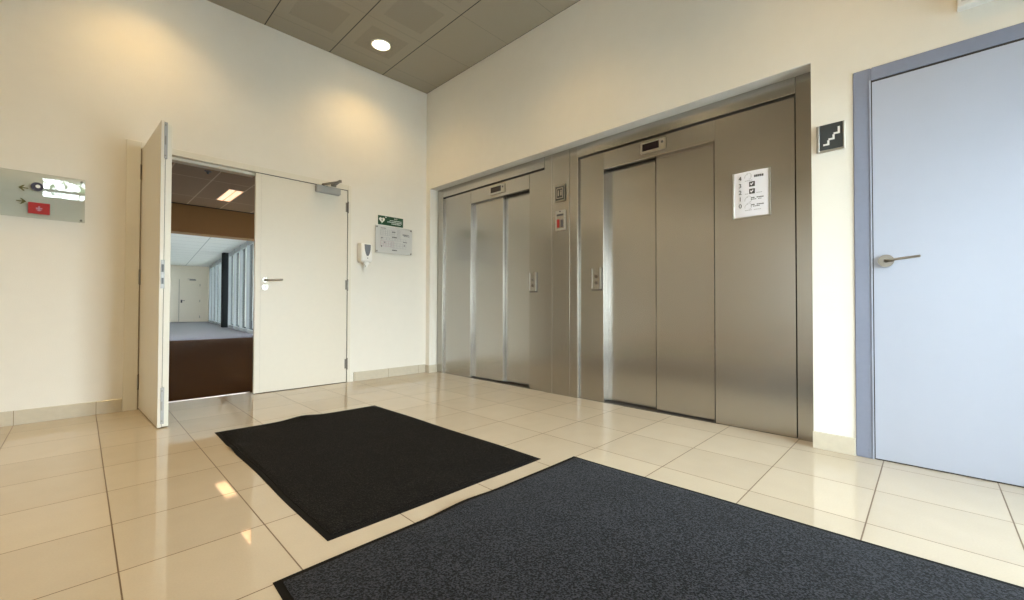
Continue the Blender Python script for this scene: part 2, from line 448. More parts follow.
# closed leaf
off = (-1.435, 0, 0)
r = root('door_2', off, 0, 'closed cream door leaf with a lever handle and a closer', 'door', kind='structure')
m = MB(off)
m.box(-1.872, -1.003, -.004, .04, .006, 2.052, bev=.0015, seg=1)
m.build('door_leaf', M['door'], r)
m = MB(off); m.box(-1.876, -1.828, -.010, -.004, .006, 2.050, bev=.001, seg=1)
m.build('meeting_strip', M['door'], r)
m = MB(off); m.box(-1.8285, -1.8265, -.0052, -.003, .006, 2.05)
m.box(-1.003, -1.0005, -.006, .03, .006, 2.052); m.box(-1.87, -1.003, -.0045, .03, 2.0515, 2.0585)
m.box(-1.87, -1.003, .002, .038, .0005, .0055)
m.build('shadow_gap', M['seal'], r)
for z in (1.872, 1.04, .20): hinge(r, off, -1.002, -.018, z)
def lever(parent, off, x, z, y, ln=.125, rad=.027, keyhole=None, droop=0.0, rr=.0085):
    m = MB(off)
    m.cyl((x, y, z), (x, y-.009, z), rad, n=28)
    o = smooth_by_angle(m.build('rosette', M['chrome'], parent))
    m = MB(off)
    m.tube([(x, y-.008, z), (x, y-.048, z), (x+.02, y-.055, z), (x+ln, y-.052, z+droop)], rr)
    m.ball((x+ln, y-.052, z+droop), rr, n=6)
    smooth_by_angle(m.build('lever_handle', M['chrome'], parent))
    if keyhole:
        m = MB(off); m.cyl((x, y, z-keyhole), (x, y-.008, z-keyhole), rad, n=28)
        o = smooth_by_angle(m.build('key_rosette', M['silver'], parent))
        m = MB(off); m.cyl((x, y-.008, z-keyhole+.004), (x, y-.0095, z-keyhole+.004), .008, n=14); m.box(x-.003, x+.003, y-.0095, y-.008, z-keyhole-.014, z-keyhole+.002)
        m.build('keyhole', M['black'], o)
lever(r, off, -1.790, 1.058, -.004, .135, .026, keyhole=.07, droop=.008)
# closer
m = MB(off); m.box(-1.345, -1.100, -.062, -.004, 1.975, 2.045, bev=.006)
cl = m.build('door_closer', M['closer'], r)
m = MB(off); m.cyl((-1.275, -.035, 2.045), (-1.275, -.035, 2.058), .014, n=16); m.cyl((-1.235, -.035, 2.045), (-1.235, -.035, 2.052), .010, n=16)
m.build('spindle', M['black'], cl)
ELB = (-1.185, -.24, 2.064)
def bar(m, a, b, w, h):
    a = Vector(a); b = Vector(b); d = b-a; c = (a+b)/2
    ang = math.atan2(d.y, d.x)
    rot = Matrix.Rotation(ang, 3, 'Z') @ Matrix.Rotation(-math.atan2(d.z, math.hypot(d.x, d.y)), 3, 'Y')
    m.box(c.x-d.length/2, c.x+d.length/2, c.y-w/2, c.y+w/2, c.z-h/2, c.z+h/2, bev=.0015, seg=1, rot=rot)
m = MB(off); bar(m, (-1.275, -.035, 2.060), ELB, .030, .013); bar(m, (-1.160, -.014, 2.072), (ELB[0], ELB[1], 2.074), .030, .013)
m.cyl((ELB[0], ELB[1], 2.055), (ELB[0], ELB[1], 2.079), .014, n=16)
m.box(-1.185, -1.135, -.026, -.0125, 2.062, 2.084)
m.build('closer_arm', M['chrome'], cl)

# open leaf: hinged on the left, swung a little short of square to the wall
off = (0, 0, 0)
HX, HY = -2.668, -.012
ang = math.atan2(-.79, .034)
r = root('door_1', (HX, HY, 0), ang, 'cream door leaf standing wide open with bolts in its edge', 'door', kind='structure')
# local x runs from hinge to free edge, local +y is towards the doorway
m = MB(); m.box(.004, .800, -.004, .018, .008, 2.055, bev=.0015, seg=1)
m.build('door_leaf', M['door'], r)
m = MB(); m.box(.004, .787, .022, .056, .008, 2.040, bev=.0015, seg=1)
m.build('rebate_layer', M['frame'], r, label='inner layer of the leaf, set back at the edge')
m = MB(); m.box(.004, .784, .018, .022, .010, 2.045)
m.build('edge_seal', M['seal'], r)
def edge_plate(z0, z1, name):
    m = MB(); m.box(.7875, .8030, .0120, .0300, z0, z1, bev=.0008, seg=1)
    o = m.build(name, M['closer'], r)
    m = MB()
    for z in (z0+.02, z1-.02): m.cyl((.803, .0185, z), (.8042, .0185, z), .0045, n=10)
    m.box(.803, .8045, .0155, .0215, (z0+z1)/2-.03, (z0+z1)/2+.03)
    m.build('bolt_lever', M['chrome'], o)
edge_plate(1.80, 2.045, 'flush_bolt'); edge_plate(.03, .27, 'flush_bolt')
m = MB(); m.box(.7995, .8030, .003, .0235, .93, 1.12, bev=.0008, seg=1)
sp_ = m.build('strike_plate', M['closer'], r)
m = MB(); m.box(.803, .8036, .007, .019, 1.04, 1.09); m.box(.803, .8036, .007, .019, .96, 1.0)
m.build('latch_hole', M['black'], sp_)
for z in (1.872, 1.04, .215):
    m = MB(); m.cyl((-.008, -.010, z-.055), (-.008, -.010, z+.055), .009, n=12)
    for k in (-.055, .055): m.ball((-.008, -.010, z+k), .009, n=6)
    m.box(0, .004, -.003, .03, z-.05, z+.05)
    m.build('hinge', M['chrome'], r)

# ------------------------------------------------------------------ blue door
u0 = D0
r = root('trim_3', (0, -(D0+D1)/2, 0), RB, 'blue grey steel frame of the pale blue door', 'door frame', kind='structure')
off = ((D0+D1)/2, 0, 0)
m = MB(off)
m.box(D0, D0+.077, -.006, .12, 0, 2.118, bev=.004)
m.box(D1-.086, D1, -.006, .12, 0, 2.118, bev=.004)
m.box(D0+.077, D1-.086, -.006, .12, 2.048, 2.118, bev=.004)
m.build('frame_face', M['bluegrey'], r)
m = MB(off); m.box(D0+.070, D0+.077, -.009, -.006, 0, 2.05, bev=.002)
m.build('frame_bead', M['blue'], r, label='pale blue bead along the inner edge of the frame')
m = MB(off); m.box(D0+.077, D0+.0815, -.002, .06, .003, 2.04); m.box(D0+.077, D1-.088, -.001, .06, 2.036, 2.050)
m.build('frame_seal', M['seal'], r)
off = (4.72, 0, 0)
r = root('door_3', (0, -4.72, 0), RB, 'pale blue door with a lever handle at the right of the picture', 'door', kind='structure')
m = MB(off); m.box(D0+.0805, D1-.090, -.002, .04, .006, 2.038, bev=.0015, seg=1)
m.build('door_leaf', M['blue'], r)
m = MB(off); m.box(D0+.0805, D1-.088, .0, .04, .0005, .006)
m.build('bottom_gap', M['seal'], r)
lever(r, off, 4.288, 1.062, -.005, .128, .033, droop=.012, rr=.0062)

# ------------------------------------------------------------------ lift fronts
PD, HD = .130, .105        # depth of the panels and of the jambs behind the wall face
def lift(name, ctr, label, wide, narrow, jamb, doors, header, disp, call):
    r = root(name, (PD, -ctr, 0), RB, label, 'lift')
    off = (ctr, PD, 0)
    def part(nm, boxes, mat, parent=None, bev=.002):
        m = MB(off)
        for b in boxes: m.box(*b, bev=bev, seg=1)
        return m.build(nm, mat, parent or r)
    part('wide_panel', [(wide[0], wide[1], PD, PD+.036, .0, 2.139)], M['steel'])
    part('narrow_panel', [(narrow[0], narrow[1], PD, PD+.036, .0, 2.139)], M['steel_v'])
    t0, t1 = (wide[1], narrow[0]) if wide[0] < narrow[0] else (narrow[1], wide[0])
    part('transom', [(t0+.001, t1-.001, PD, PD+.034, 1.995, 2.139)], M['steel'])
    part('header', [(header[0], header[1], HD, PD+.06, 2.150, 2.2555)], M['steel'])
    part('header_gap', [(header[0], header[1], PD+.01, PD+.05, 2.139, 2.150)], M['steel_dark'], bev=0)
    part('jamb', [jamb], M['steel_v'])
    if wide[0] < narrow[0]: part('jamb_edge', [(jamb[1]-.0005, wide[0]-.0003, HD+.001, PD+.03, 0, 2.139)], M['steel_edge'], bev=0)
    # folded edges
    e = wide[1] if wide[0] < narrow[0] else narrow[1]
    part('folded_edge', [(e-.0005, e+.0015, PD+.001, doors[0][2]-.001, .0, 1.996)], M['steel_edge'], bev=0)
    for (a, b, d) in doors:
        o = part('sliding_door', [(a, b, d, d+.033, .010, 2.04)], M['steel'])
        if wide[0] > narrow[0]:
            m = MB(off); m.box(a-.007, a-.0005, d+.004, d+.033, .010, 2.0); m.build('rubber_seal', M['seal'], o)  # dark strip painted as the shade at the door's stepped edge
        if wide[0] < narrow[0]:
            m = MB(off); m.box(b-.0005, b+.0015, d+.001, d+.032, .010, 2.0); m.build('door_edge', M['steel_edge'], o)
    if wide[0] > narrow[0]: part('edge_gap', [(wide[0]-.006, wide[0]-.0005, PD+.004, PD+.042, .0, 1.995)], M['seal'], bev=0)  # dark strip painted as shade beside the wide panel
    part('door_sill', [(t0, t1, PD, PD+.14, -.005, .002)], M['steel_dark'], bev=0)
    # floor indicator
    a, b, z0, z1 = disp
    m = MB(off); m.box(a, b, PD-.012, PD, z0, z1, bev=.004)
    o = m.build('floor_indicator', M['silver'], r)
    m = MB(off); m.box(a+.018, b-.052, PD-.0135, PD-.0115, z0+.018, z1-.014)
    m.build('display_screen', M['screen'], o)
    m = MB(off); m.cyl((b-.026, PD-.012, (z0+z1)/2+.012), (b-.026, PD-.014, (z0+z1)/2+.012), .010, n=16)
    m.build('indicator_dot', M['ink'], o)
    # call station
    a, b = call
    m = MB(off); m.box(a, b, PD-.009, PD, .962, 1.152, bev=.004)
    o = m.build('call_station', M['steel_v'], r)
    m = MB(off); m.box(a-.002, a+.012, PD-.016, PD-.004, .972, 1.147, bev=.004); m.box(b-.018, b+.002, PD-.016, PD-.004, .965, 1.152, bev=.004)
    m.build('station_rail', M['silver'], o, label='bright rail on each side of the call plate')
    for z in (1.075, 1.02):
        m = MB(off); m.cyl(((a+b)/2-.003, PD-.009, z), ((a+b)/2-.003, PD-.014, z), .015, n=20)
        smooth_by_angle(m.build('call_button', M['chrome'], o))
    m = MB(off); m.box(a+.004, b-.002, PD-.013, PD, .955, .963); m.build('station_foot', M['steel_dark'], o)
    return r
lift('lift_entrance', .95, 'steel lift front nearer the corner, its doors left of the column',
     (.205, .705), (1.612, 1.812), (.092, .203, HD, PD+.04, 0, 2.2555),
     [(.690, 1.192, .172), (1.175, 1.640, .209)], (.2035, 1.825), (1.035, 1.265, 2.028, 2.118), (1.622, 1.712))
lift('lift_entrance', 3.09, 'steel lift front near the blue door, with the floor directory on it',
     (3.374, 3.857), (2.218, 2.466), (3.866, 3.962, HD, PD+.04, 0, 2.2555),
     [(2.445, 2.940, .203), (2.922, 3.400, .168)], (2.218, 3.865), (2.815, 3.022, 2.030, 2.118), (2.352, 2.450))
# bright folded strip of the left jamb and column between the lifts
off = (2.02, .13, 0)
r = root('steel_column', (.13, -2.02, 0), RB, 'steel clad column between the two lift fronts', 'column cladding')
m = MB(off); m.box(1.828, 1.920, HD, .18, 0, 2.2555, bev=.002, seg=1); m.box(2.128, 2.212, HD, .18, 0, 2.2555, bev=.002, seg=1)
m.build('edge_panel', M['steel_v'], r)
m = MB(off); m.box(1.9235, 2.1245, HD+.001, .18, 0, 2.2555, bev=.002, seg=1)
m.build('centre_panel', M['steel_v'], r)
m = MB(off); m.box(1.9195, 1.924, HD-.0012, HD+.002, 0, 2.2555); m.box(2.2105, 2.2155, HD+.001, .16, 0, 2.2555)
m.build('bright_edge', M['steel_edge'], r, label='bright folded steel edge')
m = MB(off); m.box(2.1245, 2.1275, HD+.003, .16, 0, 2.2555); m.box(1.8265, 1.829, HD+.01, .16, 0, 2.14)
m.build('joint', M['steel_dark'], r)

# ------------------------------------------------------------------ signs on the steel
# lift pictogram
r, off = rootB('lift_sign', 2.021, 1.786, 'small square lift pictogram plate high on the steel column', 'sign', d=HD)
m = MB(off); m.box(1.957, 2.085, HD-.010, HD, 1.786, 1.942, bev=.006); m.build('sign_frame', M['silver'], r)
m = MB(off); m.box(1.970, 2.072, HD-.0115, HD-.009, 1.800, 1.928, bev=.001, seg=1); o = m.build('sign_face', M['sign_dark'], r)
m = MB(off)
y0, y1 = HD-.0125, HD-.011
for a, b, z0, z1 in ((1.984, 2.058, 1.906, 1.912), (1.984, 2.058, 1.816, 1.822), (1.984, 1.990, 1.816, 1.912), (2.052, 2.058, 1.816, 1.912)):
    m.box(a, b, y0, y1, z0, z1)
for x in (2.006, 2.036):
    m.ball((x, HD-.0115, 1.885), .007, (1, .15, 1), 8); m.box(x-.007, x+.007, y0, y1, 1.840, 1.876)
m.build('pictogram', M['silver'], r)
# key switch
r, off = rootB('key_switch', 2.027, 1.515, 'small rounded emergency switch plate with a red strip, below the lift pictogram', 'switch', d=HD)
m = MB(off); m.box(1.968, 2.086, HD-.012, HD, 1.515, 1.705, bev=.005, seg=3); m.build('switch_plate', M['silver'], r)
m = MB(off); m.box(1.985, 2.069, HD-.0135, HD-.011, 1.535, 1.672, bev=.001, seg=1); m.build('switch_window', M['steel_v'], r)
m = MB(off); m.box(1.992, 2.020, HD-.016, HD-.013, 1.545, 1.622, bev=.002); m.build('red_strip', M['red'], r, label='red strip')
m = MB(off); m.box(2.034, 2.064, HD-.0145, HD-.013, 1.545, 1.615); m.box(1.990, 2.064, HD-.0145, HD-.013, 1.652, 1.668)
m.cyl((2.027, HD-.010, 1.693), (2.027, HD-.016, 1.693), .007, n=14)
m.build('switch_lettering', M['ink'], r)

# floor directory
A0, A1, Z0, Z1 = 3.502, 3.716, 1.420, 1.722
r, off = rootB('floor_directory', (A0+A1)/2, Z0, 'white floor directory with numbers 4 to 0 on the steel lift panel', 'sign', d=PD)
def bulge(u): t = (u-(A0+A1)/2)/((A1-A0)/2); return -.005-.011*(1-t*t)
n = 14
bm_ = MB(off)
front = [(A0+(A1-A0)*i/n) for i in range(n+1)]
pts = [(u, PD+bulge(u)) for u in front] + [(A1, PD), (A0, PD)]
bm_.prism_z(pts, Z0, Z1)
smooth_by_angle(bm_.build('sign_plate', M['paper'], r), 30)
m = MB(off); m.box(A0-.008, A0+.004, PD-.012, PD, Z0-.006, Z1+.002, bev=.002, seg=1); m.box(A1-.004, A1+.008, PD-.012, PD, Z0-.006, Z1+.002, bev=.002, seg=1)
m.box(A0, A1, PD-.008, PD, Z0-.006, Z0)
m.build('side_rail', M['silver'], r)
def ds(x): return PD+bulge(x)-.0002
Wd, Hd = A1-A0, Z1-Z0
def px(fx): return A0+fx*Wd
def pz(fz): return Z1-fz*Hd
for t, fz in (('4', .155), ('3', .315), ('2', .465), ('1', .615), ('0', .77)):
    m = MB(off); m.text(t, px(.20), pz(fz)-.008, .040, ds(px(.18))-.002, .0025, 'CENTER')
    m.build('floor_number', M['ink'], r, label='dark number %s' % t)
def stroke(fx0, fx1, fz, h=.004):
    a, b = px(fx0), px(fx1); y = min(ds(a), ds(b))
    # short dashes that follow the curved plate
    k = max(2, int((fx1-fx0)*22))
    for i in range(k):
        if fx0 < .6 and (i*7+int(fz*100)) % 5 == 4: continue
        x0 = a+(b-a)*i/k; x1 = a+(b-a)*(i+.8)/k; yy = ds((x0+x1)/2)
        m.box(x0, x1, yy-.0022, yy+.0005, pz(fz)-h/2, pz(fz)+h/2)
for f in ((.60, .86, .13, .015), (.52, .86, .60, .006), (.52, .80, .635, .004), (.52, .86, .755, .006), (.52, .80, .79, .004)):
    m = MB(off); stroke(*f); m.build('tenant_lettering', M['ink'], r)
for f in ((.34, .56, .21, .003), (.34, .50, .50, .003), (.66, .82, .50, .003), (.34, .84, .865, .003)):
    m = MB(off); stroke(*f); m.build('tenant_lettering', M['ink_soft'], r)
def arc(cx, cz, rx, rz, a0, a1, k=9, w=.0022):
    P = [(px(cx)+rx*math.cos(math.radians(a0+(a1-a0)*i/k)), pz(cz)+rz*math.sin(math.radians(a0+(a1-a0)*i/k))) for i in range(k+1)]
    for p, q in zip(P[:-1], P[1:]):
        y = ds((p[0]+q[0])/2)-.001
        m.cyl((p[0], y, p[1]), (q[0], y, q[1]), w/2, n=6)
for cz in (.12, .63, .785):
    m = MB(off)
    arc(.40, cz+.01, .014, .018, 60, 200); arc(.44, cz-.005, .018, .022, -20, 130); arc(.47, cz+.02, .010, .012, -120, 60)
    m.build('tenant_emblem', M['ink_soft'], r)
for fz in (.295, .455):
    yy = ds(px(.55))
    m = MB(off); m.box(px(.46), px(.62), yy-.003, yy+.001, pz(fz+.055), pz(fz-.055), bev=.001, seg=1)
    o = m.build('emblem_square', M['ink'], r, label='dark square emblem')
    m = MB(off)
    cx, cz = px(.54), pz(fz)
    m.prism([(cx-.010, cz-.002), (cx-.003, cz-.010), (cx+.010, cz+.007), (cx+.004, cz+.009), (cx-.003, cz-.001), (cx-.006, cz+.008)], yy-.004, yy-.003)
    m.build('emblem_mark', M['paper'], o)

# stairs sign on the plaster
r, off = rootB('stairs_sign', 4.058, 1.706, 'square dark sign with a white staircase symbol beside the blue door', 'sign')
m = MB(off); m.box(3.990, 4.004, -.018, 0, 1.708, 1.864, bev=.002, seg=1); m.box(4.112, 4.121, -.018, 0, 1.708, 1.864, bev=.002, seg=1)
m.box(4.004, 4.112, -.014, 0, 1.708, 1.718, bev=.001, seg=1); m.build('side_rail', M['silver'], r)
m = MB(off); m.box(4.004, 4.112, -.014, 0, 1.7185, 1.864, bev=.001, seg=1); m.build('sign_face', M['sign_dark'], r)
m = MB(off)
w = .010
x, z = 4.022, 1.742
for i in range(3):
    m.box(x, x+.024+w/2, -.0155, -.013, z, z+w); m.box(x+.024-w/2, x+.024+w/2, -.0155, -.013, z, z+.028)
    x += .024; z += .028
m.box(x-w/2, x+w/2, -.0155, -.013, z, z+.012)
m.build('stair_symbol', M['sticker'], r)

# luminaire with exit sign at the picture's top edge
r, off = rootB('exit_sign', 4.76, 2.262, 'white framed emergency exit box above the blue door, cut by the photo edge', 'exit sign')
m = MB(off); m.box(4.559, 4.955, -.055, 0, 2.262, 2.47, bev=.003); m.build('sign_housing', M['sticker'], r)
m = MB(off); m.box(4.572, 4.942, -.0575, -.054, 2.284, 2.45, bev=.001, seg=1); m.build('sign_face', M['board'], r)

# ------------------------------------------------------------------ things on the back wall
# soap dispenser
r, off = rootA('sanitiser_dispenser', -.832, 1.235, 'white wall dispenser with a smoky teardrop window beside the plan', 'dispenser')
m = MB(off)
prof = [(-.115, 1.30), (-.115, 1.47), (-.098, 1.495), (0, 1.505), (0, 1.30), (-.06, 1.285)]
a_, b_ = -.892, -.772
va = [m.bm.verts.new((a_, p[0], p[1])) for p in prof]; vb = [m.bm.verts.new((b_, p[0], p[1])) for p in prof]
m.bm.faces.new(va); m.bm.faces.new(vb[::-1])
for i in range(len(prof)): m.bm.faces.new((va[i], vb[i], vb[(i+1) % len(prof)], va[(i+1) % len(prof)]))
bmesh.ops.recalc_face_normals(m.bm, faces=m.bm.faces[:])
bmesh.ops.bevel(m.bm, geom=m.bm.edges[:], offset=.008, segments=3, affect='EDGES', clamp_overlap=True)
smooth_by_angle(m.build('dispenser_body', M['white'], r), 50)
m = MB(off)
cx = -.826
m.prism([(cx-.034, 1.482), (cx+.034, 1.482), (cx+.033, 1.430), (cx+.022, 1.385), (cx+.008, 1.358), (cx-.008, 1.358), (cx-.022, 1.385), (cx-.033, 1.430)], -.118, -.112)
m.build('level_window', M['smoke'], r, label='smoky grey teardrop window')
m = MB(off); m.box(cx-.030, cx+.030, -.105, -.055, 1.262, 1.300, bev=.008); m.cyl((cx, -.082, 1.262), (cx, -.082, 1.238), .014, n=16)
m.build('nozzle', M['white'], r)
m = MB(off); m.cyl((cx, -.114, 1.335), (cx, -.117, 1.335), .006, n=12); m.build('sensor_dot', M['smoke'], r)

# defibrillator sign
r, off = rootA('aed_sign', -.487, 1.745, 'green AED heart sign above the evacuation plan', 'sign')
m = MB(off); m.box(-.648, -.326, -.004, 0, 1.745, 1.850, bev=.001, seg=1); m.build('sign_plate', M['green'], r)
m = MB(off)
def heart(cx, cz, s):
    P = []
    for i in range(28):
        t = 2*PI*i/28
        P.append((cx+s*16*math.sin(t)**3/16, cz+s*(13*math.cos(t)-5*math.cos(2*t)-2*math.cos(3*t)-math.cos(4*t))/16))
    return P
m.prism(heart(-.600, 1.800, .036), -.0055, -.004)
m.box(-.556, -.548, -.0055, -.004, 1.828, 1.844); m.box(-.560, -.544, -.0055, -.004, 1.832, 1.840)
m.text('AED', -.425, 1.823, .022, -.0045, .0015, 'CENTER')
for z, a, b in ((1.807, -.500, -.345), (1.788, -.530, -.345), (1.770, -.480, -.360)):
    x = a
    while x < b:
        w = random.uniform(.007, .014)
        m.box(x, min(b, x+w), -.0055, -.004, z-.0038, z+.0038); x += w+.005
m.build('heart_and_lettering', M['sticker'], r)
m = MB(off)
m.prism([(-.594, 1.818), (-.611, 1.796), (-.601, 1.797), (-.607, 1.778), (-.588, 1.803), (-.598, 1.802)], -.0065, -.0055)
m.build('bolt_symbol', M['green'], r)

# evacuation plan
r, off = rootA('evacuation_plan', -.449, 1.42, 'silver grey evacuation plan board on four studs beside the dispenser', 'plan')
m = MB(off); m.box(-.688, -.218, -.024, -.018, 1.422, 1.730, bev=.001, seg=1); m.build('plan_plate', M['board'], r)
for x in (-.672, -.234):
    for z in (1.438, 1.714):
        m = MB(off); m.cyl((x, 0, z), (x, -.031, z), .008, n=14); smooth_by_angle(m.build('stud', M['chrome'], r))
m = MB(off); m2 = MB(off); m3 = MB(off)
def dash(mm, a, b, z, h=.004):
    x = a
    while x < b:
        w = random.uniform(.006, .016); mm.box(x, min(b, x+w), -.0256, -.0238, z-h/2, z+h/2); x += w+random.uniform(.003, .006)
dash(m, -.625, -.56, 1.705, .006)
def rooms(mm, x0, x1, z0, z1, nx, nz):
    for i in range(nx+1):
        x = x0+(x1-x0)*i/nx; mm.box(x-.0009, x+.0009, -.0254, -.0238, z0, z1)
    for j in range(nz+1):
        z = z0+(z1-z0)*j/nz; mm.box(x0, x1, -.0254, -.0238, z-.0009, z+.0009)
rooms(m2, -.625, -.455, 1.625, 1.690, 6, 3)
rooms(m2, -.415, -.380, 1.610, 1.700, 2, 5)
rooms(m3, -.625, -.46, 1.500, 1.560, 5, 2)
rooms(m2, -.625, -.30, 1.575, 1.600, 9, 1)
rooms(m2, -.500, -.30, 1.490, 1.545, 5, 2)
m.build('plan_title', M['ink'], r)
for a in ((-.345, -.262, 1.655, .012), (-.330, -.255, 1.640, .007), (-.480, -.42, 1.612, .011), (-.335, -.285, 1.567, .008), (-.48, -.42, 1.462, .012), (-.48, -.44, 1.672, .012)):
    m = MB(off); dash(m, *a); m.build('plan_lettering', M['ink'], r)
for x, z in ((-.61, 1.592), (-.575, 1.545), (-.615, 1.497), (-.32, 1.528)):
    m = MB(off); m.box(x-.006, x+.006, -.0258, -.0238, z-.006, z+.006); m.build('plan_symbol', M['ink'], r)
m2.build('plan_outline', M['ink_soft'], r); m3.build('plan_route', M['ink_pink'], r)

# acrylic wayfinding panel at the left edge
r, off = rootA('direction_sign', -3.29, 1.422, 'clear acrylic direction panel with a red square on the left wall', 'sign')
m = MB(off); m.box(-3.62, -2.987, -.024, -.018, 1.422, 1.736, bev=.001, seg=1); m.build('acrylic_panel', M['acrylic'], r)
for x in (-3.60, -3.005):
    for z in (1.438, 1.720):
        m = MB(off); m.cyl((x, 0, z), (x, -.020, z), .007, n=14); smooth_by_angle(m.build('stud', M['chrome'], r))
m = MB(off); m.box(-3.262, -3.160, -.0262, -.0243, 1.452, 1.530); ro = m.build('red_square', M['red'], r, label='red safety square')
m = MB(off); m.box(-3.226, -3.196, -.0272, -.0262, 1.487, 1.495); m.box(-3.215, -3.207, -.0272, -.0262, 1.476, 1.506); m.prism([(-3.226, 1.482), (-3.196, 1.482), (-3.211, 1.470)], -.0272, -.0262)
m.build('pictogram', M['ink_pink'], ro)
m = MB(off); m.cyl((-3.222, -.0243, 1.640), (-3.222, -.034, 1.640), .030, n=24); nv = smooth_by_angle(m.build('round_symbol', M['navy'], r, label='dark round symbol'))
m = MB(off); m.cyl((-3.218, -.034, 1.642), (-3.218, -.0355, 1.642), .012, n=18); m.build('symbol_dot', M['sticker'], nv)
def arrow(m, x, z, s):
    m.box(x-.020, x+.020, -.0262, -.0243, z-.003, z+.003)
    m.prism([(x+s*.026, z), (x+s*.004, z+.020), (x-s*.004, z+.020), (x+s*.010, z), (x-s*.004, z-.020), (x+s*.004, z-.020)], -.0262, -.0243)
m = MB(off); arrow(m, -3.282, 1.622, -1); m.build('arrow', M['olive'], r)
m = MB(off); arrow(m, -3.296, 1.530, 1); m.build('arrow', M['olive'], r)

# ------------------------------------------------------------------ mats
def mat_thing(name, corners, label, pile, bumps, edge_wave=0.0):
    """corners: far-left, far-right, near-right, near-left on the floor"""
    c = [Vector((*p, 0)) for p in corners]
    ctr = sum(c, Vector())/4
    r = root(name, ctr, 0, label, 'mat')
    def P(u, v):
        p = (c[0]*(1-u)+c[1]*u)*(1-v)+(c[3]*(1-u)+c[2]*u)*v
        return p-ctr
    def lift_z(x, y, d):
        z = 0
        for bx, by, rad, h in bumps:
            q = math.hypot(x-bx, y-by)/rad
            z += h*math.exp(-q*q)
        return z
    W = (c[1]-c[0]).length; H = (c[3]-c[0]).length
    def grid(u0, u1, v0, v1, nu, nv, h0, bev):
        bm = bmesh.new(); g = []
        for j in range(nv+1):
            row = []
            for i in range(nu+1):
                u = u0+(u1-u0)*i/nu; v = v0+(v1-v0)*j/nv
                p = P(u, v); w = p+ctr
                e = (i in (0, nu)) or (j in (0, nv))
                wob = edge_wave*math.sin(w.x*9+w.y*7)
                p.z = (bev if e else h0)+lift_z(w.x, w.y, 0)
                if e: p.x += wob; p.y += wob*.6
                row.append(bm.verts.new(p))
            g.append(row)
        for j in range(nv):
            for i in range(nu): bm.faces.new((g[j+1][i], g[j+1][i+1], g[j][i+1], g[j][i]))
        # skirt down to the floor
        loop = [g[0][i] for i in range(nu+1)]+[g[j][nu] for j in range(1, nv+1)]+[g[nv][i] for i in range(nu-1, -1, -1)]+[g[j][0] for j in range(nv-1, 0, -1)]
        low = []
        for v in loop:
            w = v.co+ctr
            low.append(bm.verts.new((v.co.x, v.co.y, lift_z(w.x, w.y, 0)+.0002)))
        k = len(loop)
        for i in range(k): bm.faces.new((loop[i], loop[(i+1) % k], low[(i+1) % k], low[i]))
        bmesh.ops.recalc_face_normals(bm, faces=bm.faces[:])
        return bm
    def link(bm, nm, mt):
        me = bpy.data.meshes.new(nm); bm.to_mesh(me); bm.free(); me.materials.append(mt)
        for p in me.polygons: p.use_smooth = False
        o = bpy.data.objects.new(nm, me); C.objects.link(o); o.parent = r; return o
    link(grid(0, 1, 0, 1, 60, 90, .003, .002), 'rubber_border', M['rubber'])
    b = .022
    link(grid(b/W, 1-b/W, b/H, 1-b/H, 60, 90, .0085, .0055), 'carpet_pile', pile)
mat_thing('door_mat', [(-2.391, -1.172), (-1.298, -1.198), (-1.265, -2.960), (-2.394, -2.955)],
          'black carpet mat in the middle of the floor, nearer the double door', M['mat_pile'],
          [(-1.86, -1.185, .10, .016), (-2.40, -1.62, .07, .010)], .003)
mat_thing('door_mat', [(-2.594, -3.062), (-1.110, -3.063), (-1.050, -5.35), (-2.66, -5.35)],
          'blue charcoal carpet mat in the foreground, cut off by the bottom edge of the photo', M['mat_pile2'],
          [(-1.88, -3.06, .12, .010)], .002)

# ------------------------------------------------------------------ downlights
first = None
def downlight(x, y, label):
    r = root('downlight', (x, y, CEIL), 0, label, 'downlight', 'round downlights in the lobby ceiling')
    off = (x, y, CEIL)
    m = MB(off)
    n = 32
    prof = [(.098, 0), (.098, -.006), (.084, -.008), (.080, -.002)]
    rings = [[m.bm.verts.new((x+p[0]*math.cos(2*PI*i/n), y+p[0]*math.sin(2*PI*i/n), CEIL+p[1])) for i in range(n)] for p in prof]
    for a, b in zip(rings[:-1], rings[1:]):
        for i in range(n): m.bm.faces.new((a[i], a[(i+1) % n], b[(i+1) % n], b[i]))
    m.build('trim_ring', M['white'], r)
    m = MB(off); m.cyl((x, y, CEIL), (x, y, CEIL-.003), .081, n=32); m.build('lamp_glass', M['lamp'], r)
    return r
LX, LY = (-.895, -2.705, -4.515), (-.505, -2.32, -4.135)
SPOT = 52
k = 0
for x in LX+(-5.72,):
    for y in LY:
        seen = (x == LX[0] and y == LY[0])
        if seen: lab = 'glowing round downlight in the ceiling near the corner'
        else: lab = 'round downlight at column %s row %s from the corner, outside the frame' % (('one', 'two', 'three', 'four')[(LX+(-5.72,)).index(x)], ('one', 'two', 'three')[LY.index(y)])
        downlight(x, y, lab)
        ld = bpy.data.lights.new('downlight_bulb', 'SPOT'); ld.energy = SPOT*(1.1 if x < -5 else 1); ld.color = (1.0, .65, .25)
        ld.spot_size = math.radians(132); ld.spot_blend = .9; ld.shadow_soft_size = .07
        if x < -5: ld.color = (1.0, .84, .62)  # added column of lamps, lights the left wall mirrored in the steel
        lo = bpy.data.objects.new('downlight_bulb', ld); C.objects.link(lo); lo.location = (x, y, CEIL-.012)

